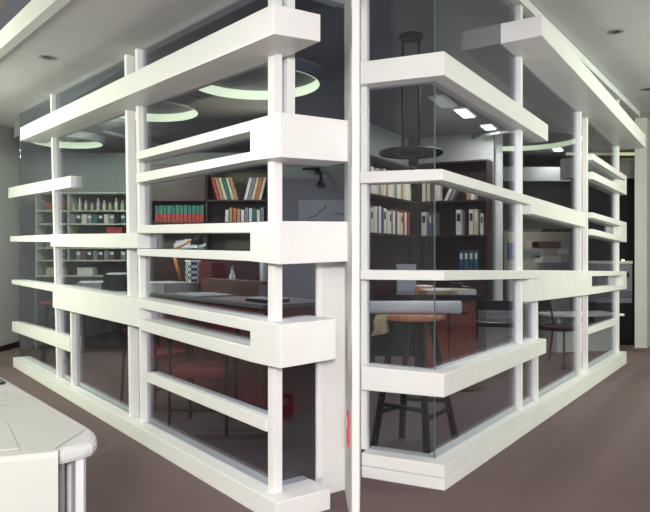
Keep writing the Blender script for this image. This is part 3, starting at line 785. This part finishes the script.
# bookcase along the left wall of the right office
A0 = Vector((.555, 8.2)); A1 = Vector((1.344, 9.6)); Lb = (A1 - A0).length; ua = (A1 - A0).normalized(); na = Vector((ua.y, -ua.x))
t, slab = shelf_case('bookcase', 'dark brown bookcase receding along the left side of the right office', 'bookcase', A0, ua, na, Lb + .3, .22, 0, 2.49, (.5, 1.0, 1.5, 2.0), DKBROWN, None, .025)
slab(.03, Lb - .03, -.018, .004, .06, .97).build('door', DKBROWN, t)
rz = math.atan2(ua.y, ua.x)
cl1 = ['white', 'cream', 'white', 'grey', 'white', 'blue', 'white', 'cream', 'white', 'white', 'grey', 'white', 'brown', 'white', 'cream', 'white', 'red', 'white', 'brown', 'red']
s = .07
for i, c in enumerate(cl1):
    w = random.uniform(.045, .07); v = A0 + ua * (s + w / 2) - na * .006
    book(v.x, v.y, 1.501, w, .17, random.uniform(.29, .35), rz, BK[c], '%s binder, %s from the left on the middle shelf of the receding bookcase' % (c, ORD[i]), 'binders on the receding bookcase', band=BK['black'] if c == 'white' and i % 3 == 0 else None, name='binder'); s += w + .008
    if s > Lb - .12: break
s = .07
for i, c in enumerate(['white', 'white', 'cream', 'grey', 'cream', 'white', 'tan', 'white', 'white', 'cream', 'grey', 'white', 'white', 'tan', 'cream', 'white', 'white', 'cream']):
    w = random.uniform(.05, .085); v = A0 + ua * (s + w / 2) - na * .006
    book(v.x, v.y, 2.001, w, .17, random.uniform(.26, .36), rz, BK[c], '%s book, %s from the left on the top shelf of the receding bookcase' % (c, ORD[i]), 'books on the receding bookcase top shelf', band=BK['tan'] if i % 4 == 1 else None); s += w + .006
    if s > Lb - .14: break
# bookcase across the back
B0 = A1 + Vector((.012, -.02)); ub = Vector((.893, -.45)).normalized(); nb = Vector((ub.y, -ub.x)); Lc = 1.04
t, slab = shelf_case('bookcase', 'dark brown bookcase across the back, meeting the receding one at a corner', 'bookcase', B0, ub, nb, Lc, .30, 0, 2.56, (.5, 1.0, 1.5, 2.0), DKBROWN, None, .025)
slab(.03, Lc - .03, -.018, .004, .06, .97).build('door', DKBROWN, t)
rzb = math.atan2(ub.y, ub.x)
for i, (s, w, h, c) in enumerate(((.10, .07, .34, 'white'), (.20, .035, .33, 'blue'), (.26, .04, .33, 'grey'), (.62, .075, .36, 'white'), (.80, .06, .36, 'white'), (.87, .06, .36, 'cream'), (.95, .04, .30, 'white'))):
    v = B0 + ub * s - nb * .012
    book(v.x, v.y, 1.501, w, .22, h, rzb, BK[c], '%s binder, %s from the left on the middle shelf of the back bookcase' % (c, ORD[i]), 'binders on the back bookcase', band=BK['black'] if c == 'white' else BK['white'], name='binder')
for i, (s, w, h, c, tl) in enumerate(((.10, .05, .28, 'white', 0), (.17, .05, .30, 'cream', 0), (.235, .04, .30, 'brown', 0), (.30, .045, .28, 'white', 0), (.43, .05, .27, 'white', 24), (.50, .05, .27, 'grey', 24), (.76, .05, .12, 'tan', 0), (.82, .05, .10, 'white', 0))):
    v = B0 + ub * s - nb * .012
    book(v.x, v.y, 2.001, w, .2, h, rzb, BK[c], '%s book, %s from the left on the top shelf of the back bookcase' % (c, ORD[i]), 'books on the back bookcase top shelf', tilt=math.radians(tl))
for i in range(4):
    v = B0 + ub * (.66 + i * .07) - nb * .012
    book(v.x, v.y, 1.001, .055, .2, .28, rzb, BK['teal'] if i % 2 else BK['blue'], '%s binder, %s from the left on the lower shelf of the back bookcase' % ('teal' if i % 2 else 'blue', ORD[i]), 'blue green binders on the back bookcase', band=BK['white'], name='binder')
wb = B0 - nb * .36
struct('wall_office_left', MB().prism(poly(A0 - na * .24 + ua * .35, A1 - na * .24 + ua * .3, A1 - na * .30 + ua * .3, A0 - na * .30 + ua * .35), 0, HR), INWALL, 'side wall behind the receding bookcase', 'wall')
struct('wall_office_back', MB().prism(poly(wb - ub * .1, wb + ub * Lc, wb + ub * Lc - nb * .08, wb - ub * .1 - nb * .08), 0, HR), INWALL, 'wall behind the back bookcase', 'wall')

# stool with rolled drawing
stool('black legged stool with a round orange wood seat inside the frameless corner', (.557, 4.07, 0), .195, .84, ((.29, .13), (.05, -.20), (-.25, .02), (-.05, .22)), SEATW, .22, .023)
t = thing('paper_roll', 'thick white paper roll lying across the round stool seat', 'paper roll', (.545, 4.05, .84))
mb = MB(); n = 24; r1, r0 = .040, .034
xa, xb = .24, .845
def cyl(x, r): return [(x, 4.05 + r * math.cos(2 * PI * k / n), .881 + r * math.sin(2 * PI * k / n)) for k in range(n)]
R = [cyl(xa, r1), cyl(xb, r1), cyl(xb, r0), cyl(xa, r0)]
mb.add(sum(R, []), [(j * n + k, j * n + (k + 1) % n, ((j + 1) % 4) * n + (k + 1) % n, ((j + 1) % 4) * n + k) for j in range(4) for k in range(n)], 0, True)
o = mb.build('outer_sheet', PAPER, t)
mb = MB(); mb.tube([(xa, 4.05, .881 - .0), (xb - .03, 4.05, .881)], .031, 20); mb.build('inner_sheet', PAPER, t)
mb = MB()   # beige cloth hanging over the left rim of the seat
cols = []
for i in range(9):
    a = i / 8; x = .315 + .085 * a; fold = .012 * math.sin(a * 7)
    cols.append([(x + .02, 4.02 + fold, .842), (x - .004, 3.985 + fold, .838), (x - .02, 3.975 + fold, .80), (x - .012, 3.972 + fold * 1.5, .76), (x - .008 - .03 * (1 - a), 3.97 + fold * 2, .735 - .03 * (1 - a))])
vs = []; fs = []
for c in cols: vs += c
for c in cols: vs += [(p[0], p[1] + .006, p[2] - .001) for p in c]
nv = 45
for i in range(8):
    for j in range(4):
        q = (i * 5 + j, i * 5 + j + 1, (i + 1) * 5 + j + 1, (i + 1) * 5 + j); fs.append(q); fs.append(tuple(nv + k for k in q[::-1]))
def edge(a, b): fs.append((a, b, b + nv, a + nv))
for j in range(4): edge(j, j + 1); edge(40 + j + 1, 40 + j)
for i in range(8): edge((i + 1) * 5, i * 5); edge(i * 5 + 4, (i + 1) * 5 + 4)
mb.add(vs, fs, 0, True)
tag(mb.build('cloth', BEIGE, None, (.35, 3.98, .84)), 'beige cloth hanging off the left side of the round stool seat', 'cloth')

# wooden desk behind the stool
DZ = .86
dk = thing('desk', 'brown wooden desk with dark glossy top behind the round stool', 'desk', (1.0, 6.1, 0))
dr = math.radians(8)
def dq(x0, x1, y0, y1):
    R = Matrix.Rotation(-.05, 2); return [tuple(R @ Vector((x, y)) + Vector((1.0, 6.1))) for x, y in ((x0, y0), (x1, y0), (x1, y1), (x0, y1))]
MB().prism(dq(-.62, .41, -.42, .46), DZ - .035, DZ).build('desktop', mat('dark_glass_top', (.014, .010, .010, 1), .08), dk, bevel=.003)
for x0, x1 in ((-.126, .108), (.113, .35)): MB().prism(dq(x0, x1, -.36, .40), .02, DZ - .035).build('pedestal', BROWN, dk, bevel=.003)
MB().prism(dq(-.58, -.54, -.36, .40), 0, DZ - .035).build('leg_panel', DKBROWN, dk)
MB().prism(dq(-.54, .34, .37, .39), .2, DZ - .035).build('modesty_panel', DKBROWN, dk)
for x0, x1 in ((-.116, .098), (.123, .34)):
    f = MB().prism(dq(x0, x1, -.375, -.36), .60, .80).build('drawer', BROWN, dk, bevel=.002)
    MB().tube([Vector((*(Vector(dq((x0 + x1) / 2 - .05, 0, -.385, 0)[0])), .70)), Vector((*(Vector(dq((x0 + x1) / 2 + .05, 0, -.385, 0)[0])), .70))], .006).build('handle', BLACKM, f)
def ond(x, y): v = Vector(dq(x, 0, y, 0)[0]); return (v.x, v.y, DZ)
x, y, z = ond(-.23, .1)
t = thing('storage_box', 'pale grey box standing at the left of the dark desk top', 'box', (x, y, z))
MB().box((x, y, z + .125), (.18, .12, .25), -.05).build('body', GREYP, t, bevel=.004)
MB().box((x, y, z + .256), (.186, .126, .012), -.05).build('lid', GREYP, t)
mg = [(('tan', .24, .19, .03), .0, -.2, .3), (('white', .30, .21, .02), .12, .14, -.35), (('orange', .16, .20, .05), -.08, .12, .1), (('white', .22, .18, .03), .24, -.18, .5)]
for i, ((c, a, b_, h), xx, yy, r) in enumerate(mg):
    x, y, z = ond(xx, yy)
    t = thing('magazine_stack', ('tan paper stack on the dark desk top', 'white magazine on the dark desk top in front of the binders', 'thick orange brown book lying on the dark desk top', 'white paper heap at the right of the dark desk top')[i], 'papers', (x, y, z))
    MB().box((x, y, z + h / 2), (a, b_, h), r).build('lower_sheets', BK[c], t)
    MB().box((x + .01, y, z + h + .005), (a * .9, b_ * .9, .01), r + .12).build('top_sheet', PAPER if c != 'white' else BK['cream'], t)
x, y, z = ond(.30, .28)
t = thing('telephone', 'small black desk telephone at the right end of the dark desk top', 'telephone', (x, y, z))
MB().box((x, y, z + .025), (.15, .19, .05), .2).build('body', BLACK, t, bevel=.01); MB().box((x - .03, y - .02, z + .065), (.05, .20, .03), .25).build('handset', BLACK, t, bevel=.01)

# chairs in the right office
side_chair('side_chair', 'black open backed chair to the right of the brown desk', (1.79, 6.85, 0), math.radians(165), BLACK, BLACK, arms=True, w=.44, sh=.52, bt=.75, bz=.65)
side_chair('side_chair', 'dark red chair beside the white low cabinet', (2.58, 7.15, 0), math.radians(36), mat('dark_red', rgb(62, 20, 24), .6), BLACK, w=.40, sh=.44, bt=.76)
# low white cabinet
lc = thing('low_cabinet', 'low white cabinet with an overhanging top behind the short double posts', 'cabinet', (3.25, 8.35, 0))
rz = math.radians(12)
MB().box((3.25, 8.35, .165), (.85, .40, .33), rz).build('body', PIER, lc, bevel=.004)
MB().box((3.25, 8.35, .455), (1.0, .48, .03), rz).build('top', WHITE, lc, bevel=.008)
for s in (-.38, .38): MB().box((3.25 + s * math.cos(rz), 8.35 + s * math.sin(rz), .385), (.04, .36, .11), rz).build('support', WHITE, lc)
# white wall panel behind the black chair
cb = thing('plan_chest', 'pale plan chest behind the black open backed chair', 'cabinet', (2.36, 8.4, 0))
MB().box((2.36, 8.4, .30), (.66, .45, .60), 0).build('body', mat('pale_chest', rgb(190, 190, 186), .6), cb, bevel=.004)
for k in range(5): 
    f = MB().box((2.36, 8.168, .07 + .115 * k), (.60, .016, .10)).build('drawer', mat('pale_chest', rgb(190, 190, 186), .6), cb, bevel=.002)
    MB().box((2.36, 8.154, .07 + .115 * k), (.14, .014, .02)).build('handle', GREYP, f)
# pinboard standing on the chest behind the middle post
pb = thing('pinboard', 'large dark framed pinboard of pale prints behind the middle post', 'pinboard', (3.25, 9.85, .84))
z0, z1 = zat(270, 10.0) - .10, zat(229, 10.0)
xa, xb = (501 - CX) / F * 10, (577 - CX) / F * 10
bc = Vector(((xa + xb) / 2, 10.0, 0)); W_ = xb - xa
cb2 = thing('plan_chest', 'pale plan chest carrying the large framed pinboard', 'cabinet', (bc.x, 10.2, 0))
pb.location = (bc.x, 10.0, z0)
MB().box((bc.x + .62, 10.2, z0 / 2), (W_ - .30, .5, z0)).build('body', mat('pale_chest', rgb(190, 190, 186), .6), cb2, bevel=.004)
MB().box((bc.x + .62, 9.944, z0 * .5), (W_ - .36, .012, z0 * .42)).build('drawer', mat('pale_chest', rgb(190, 190, 186), .6), cb2)
MB().box((bc.x, 10.0, (z0 + z1) / 2), (W_, .03, z1 - z0)).build('frame', BLACK, pb, bevel=.003)
MB().box((bc.x, 9.982, (z0 + z1) / 2), (W_ - .09, .012, z1 - z0 - .09)).build('board', mat('board_buff', rgb(178, 166, 150), .8), pb)
PR = [(-.36, .02, .30, .26, 'blue'), (-.12, -.02, .34, .12, 'grey'), (.1, .12, .55, .10, 'brown'), (.12, -.10, .5, .10, 'white'), (.34, .02, .22, .08, 'white'), (-.1, .13, .25, .1, 'cream'), (.2, -.2, .6, .09, 'grey')]
for fx, fz_, w, h, c in PR:
    MB().box((bc.x + fx * W_ * .9, 9.973, (z0 + z1) / 2 + fz_), (w * .8, .004, h)).build('print', BK[c], pb)
# small objects on top of the frame: none standing there is certain beyond a leafy sprig
# white column and lit beam deeper in
struct('column', MB().prism(poly((2.40, 9.62), (2.63, 9.62), (2.63, 9.86), (2.40, 9.86)), 0, HR), PIER, 'white square column between the back bookcase and the pinboard', 'column')
zz0, zz1 = zat(181, 11), zat(167, 11)
struct('trim_2', MB().prism(poly((2.3, 11), (5.6, 11), (5.6, 11.2), (2.3, 11.2)), zz0, zz1), PIER, 'long pale beam crossing the right office at the back', 'beam')
struct('wall_inner', MB().prism(poly((2.2, 11.3), (5.6, 11.3), (5.6, 11.4), (2.2, 11.4)), 0, zz0 + .1), mat('olive_wall', rgb(132, 132, 116), .8), 'olive grey partition beneath the pale beam', 'wall')
# dark alcove at far right
struct('wall_alcove', MB().prism(poly((3.55, 9.3), (4.6, 9.3), (4.6, 9.4), (3.55, 9.4)), 0, zat(178, 9.3)), mat('alcove_shade', (.008, .008, .01, 1), .8), 'near-black back standing in for the darkness of the alcove beside the right wall end', 'wall')  # near-black colour stands in for the unlit depth of the opening
struct('trim_3', MB().prism(poly((3.4, 9.2), (4.6, 9.2), (4.6, 9.4), (3.4, 9.4)), zat(178, 9.2), zat(158, 9.2)), mat('lintel', rgb(150, 146, 150), .8), 'grey lintel above the black alcove', 'lintel')
o = tag(MB().box((3.95, 9.15, zat(154, 9.15)), (1.1, .05, .035)).build('strip_light', emis('strip_glow', (.62, .68, .28, 1), .35), None, (3.95, 9.15, zat(156, 9.15))), 'yellow green light strip above the black alcove', 'strip light')
ak = thing('low_cupboard', 'black low cupboard in the alcove at the far right', 'cupboard', (3.93, 8.98, 0))
zq = zat(303.5, 8.75)
MB().box((3.93, 9.0, zq / 2), (.5, .44, zq)).build('body', BLACK, ak, bevel=.004)
MB().box((3.93, 8.772, zq / 2), (.46, .016, zq - .08)).build('door', BLACK, ak)
pr = thing('printer', 'grey office printer standing on the black cupboard in the alcove', 'printer', (3.93, 8.98, zq))
zt = zat(264, 8.75)
MB().box((3.93, 9.0, zq + (zt - zq) / 2), (.48, .38, zt - zq)).build('body', mat('printer_grey', rgb(150, 146, 158), .5), pr, bevel=.012)
MB().box((3.93, 8.80, zq + .12), (.44, .03, .10)).build('paper_tray', mat('printer_dark', rgb(110, 108, 122), .5), pr, bevel=.004)
MB().box((3.93, 8.80, zq + (zt - zq) * .72), (.36, .03, .06)).build('output_slot', BLACK, pr)
MB().box((3.93, 8.98, zt + .02), (.48, .36, .04)).build('lid', PAPER, pr, bevel=.008)
MB().box((4.04, 8.81, zt + .052), (.03, .02, .022)).build('status_lamp', emis('orange_led', (1, .4, .1, 1), 2), pr)

# ================================================================== LAMPS AND ADDED FILLS
def area(name, loc, size, power, col, rot=(0, 0, 0), sy=None):
    l = bpy.data.lights.new(name, 'AREA'); l.energy = power; l.color = col
    l.shape = 'RECTANGLE'; l.size = size; l.size_y = sy or size
    o = bpy.data.objects.new(name, l); C.objects.link(o); o.location = loc; o.rotation_euler = rot
    return o
def bulb(name, loc, power, col, radius=.2):
    l = bpy.data.lights.new(name, 'POINT'); l.energy = power; l.color = col; l.shadow_soft_size = radius
    o = bpy.data.objects.new(name, l); C.objects.link(o); o.location = loc
bulb('flash_lamp', (.10, -1.9, 1.9), 440, (1, .975, .965), .25)
area('tray_lamp', (-2.2, .6, 2.4), 1.0, 14, (1, .98, .93))
area('corner_fill', (-1.2, 2.1, 2.38), .8, 5, (.97, .96, 1))  # added fill brightening the floor by the left corner, no fitting there
area('corridor_lamp', (-4.9, 4.4, 2.3), .5, 80, (.90, 1, .78), (math.radians(75), 0, math.radians(-62)))
area('corridor_lamp', (5.2, 4.2, 2.4), .5, 70, (.90, 1, .80), (math.radians(75), 0, math.radians(55)))
area('office_fill', (-2.31, 6.5, 2.58), .4, 48, (.88, 1, .72), (math.radians(38), 0, math.radians(12)))  # added fill out of view behind the beam, brightens the back wall
area('office_fill', (-.6, 6.6, 2.5), .5, 16, (.86, .85, 1))  # added fill out of view behind the corner boxes, lifts board and wall
area('office_fill', (.53, 4.3, 2.43), .12, 5, (.97, .98, 1))  # added fill tucked behind the upper band to light stool and roll
area('office_fill', (1.23, 5.5, 2.67), .15, 13, (1, .97, .92))  # added fill hidden by the band, brightens the brown desk
for px_, py_2 in ((465, 111.5), (488.5, 125.5), (558, 148)):
    d_ = F * (HR - EH) / (CY - py_2)
    area('panel_lamp', ((px_ - CX) / F * d_, d_, HR - .036), .12, 7 if px_ > 550 else 14, (1, 1, .88), (0, 0, math.radians(-26)), .36)
w = bpy.data.worlds.new('world'); SC.world = w; w.use_nodes = True
w.node_tree.nodes['Background'].inputs['Color'].default_value = (.5, .52, .55, 1)
w.node_tree.nodes['Background'].inputs['Strength'].default_value = .15

# ================================================================== CAMERA
cam = bpy.data.cameras.new('camera'); co = bpy.data.objects.new('camera', cam); C.objects.link(co)
cam.sensor_fit = 'HORIZONTAL'; cam.sensor_width = 36; cam.lens = 36; cam.clip_start = .05
co.location = (0, 0, EH); co.rotation_euler = (math.radians(90), 0, 0)
SC.camera = co
SC.view_settings.view_transform = 'Standard'; SC.view_settings.look = 'None'
SC.view_settings.exposure = 0.92; SC.view_settings.gamma = 1.0; SC.view_settings.use_curve_mapping = False
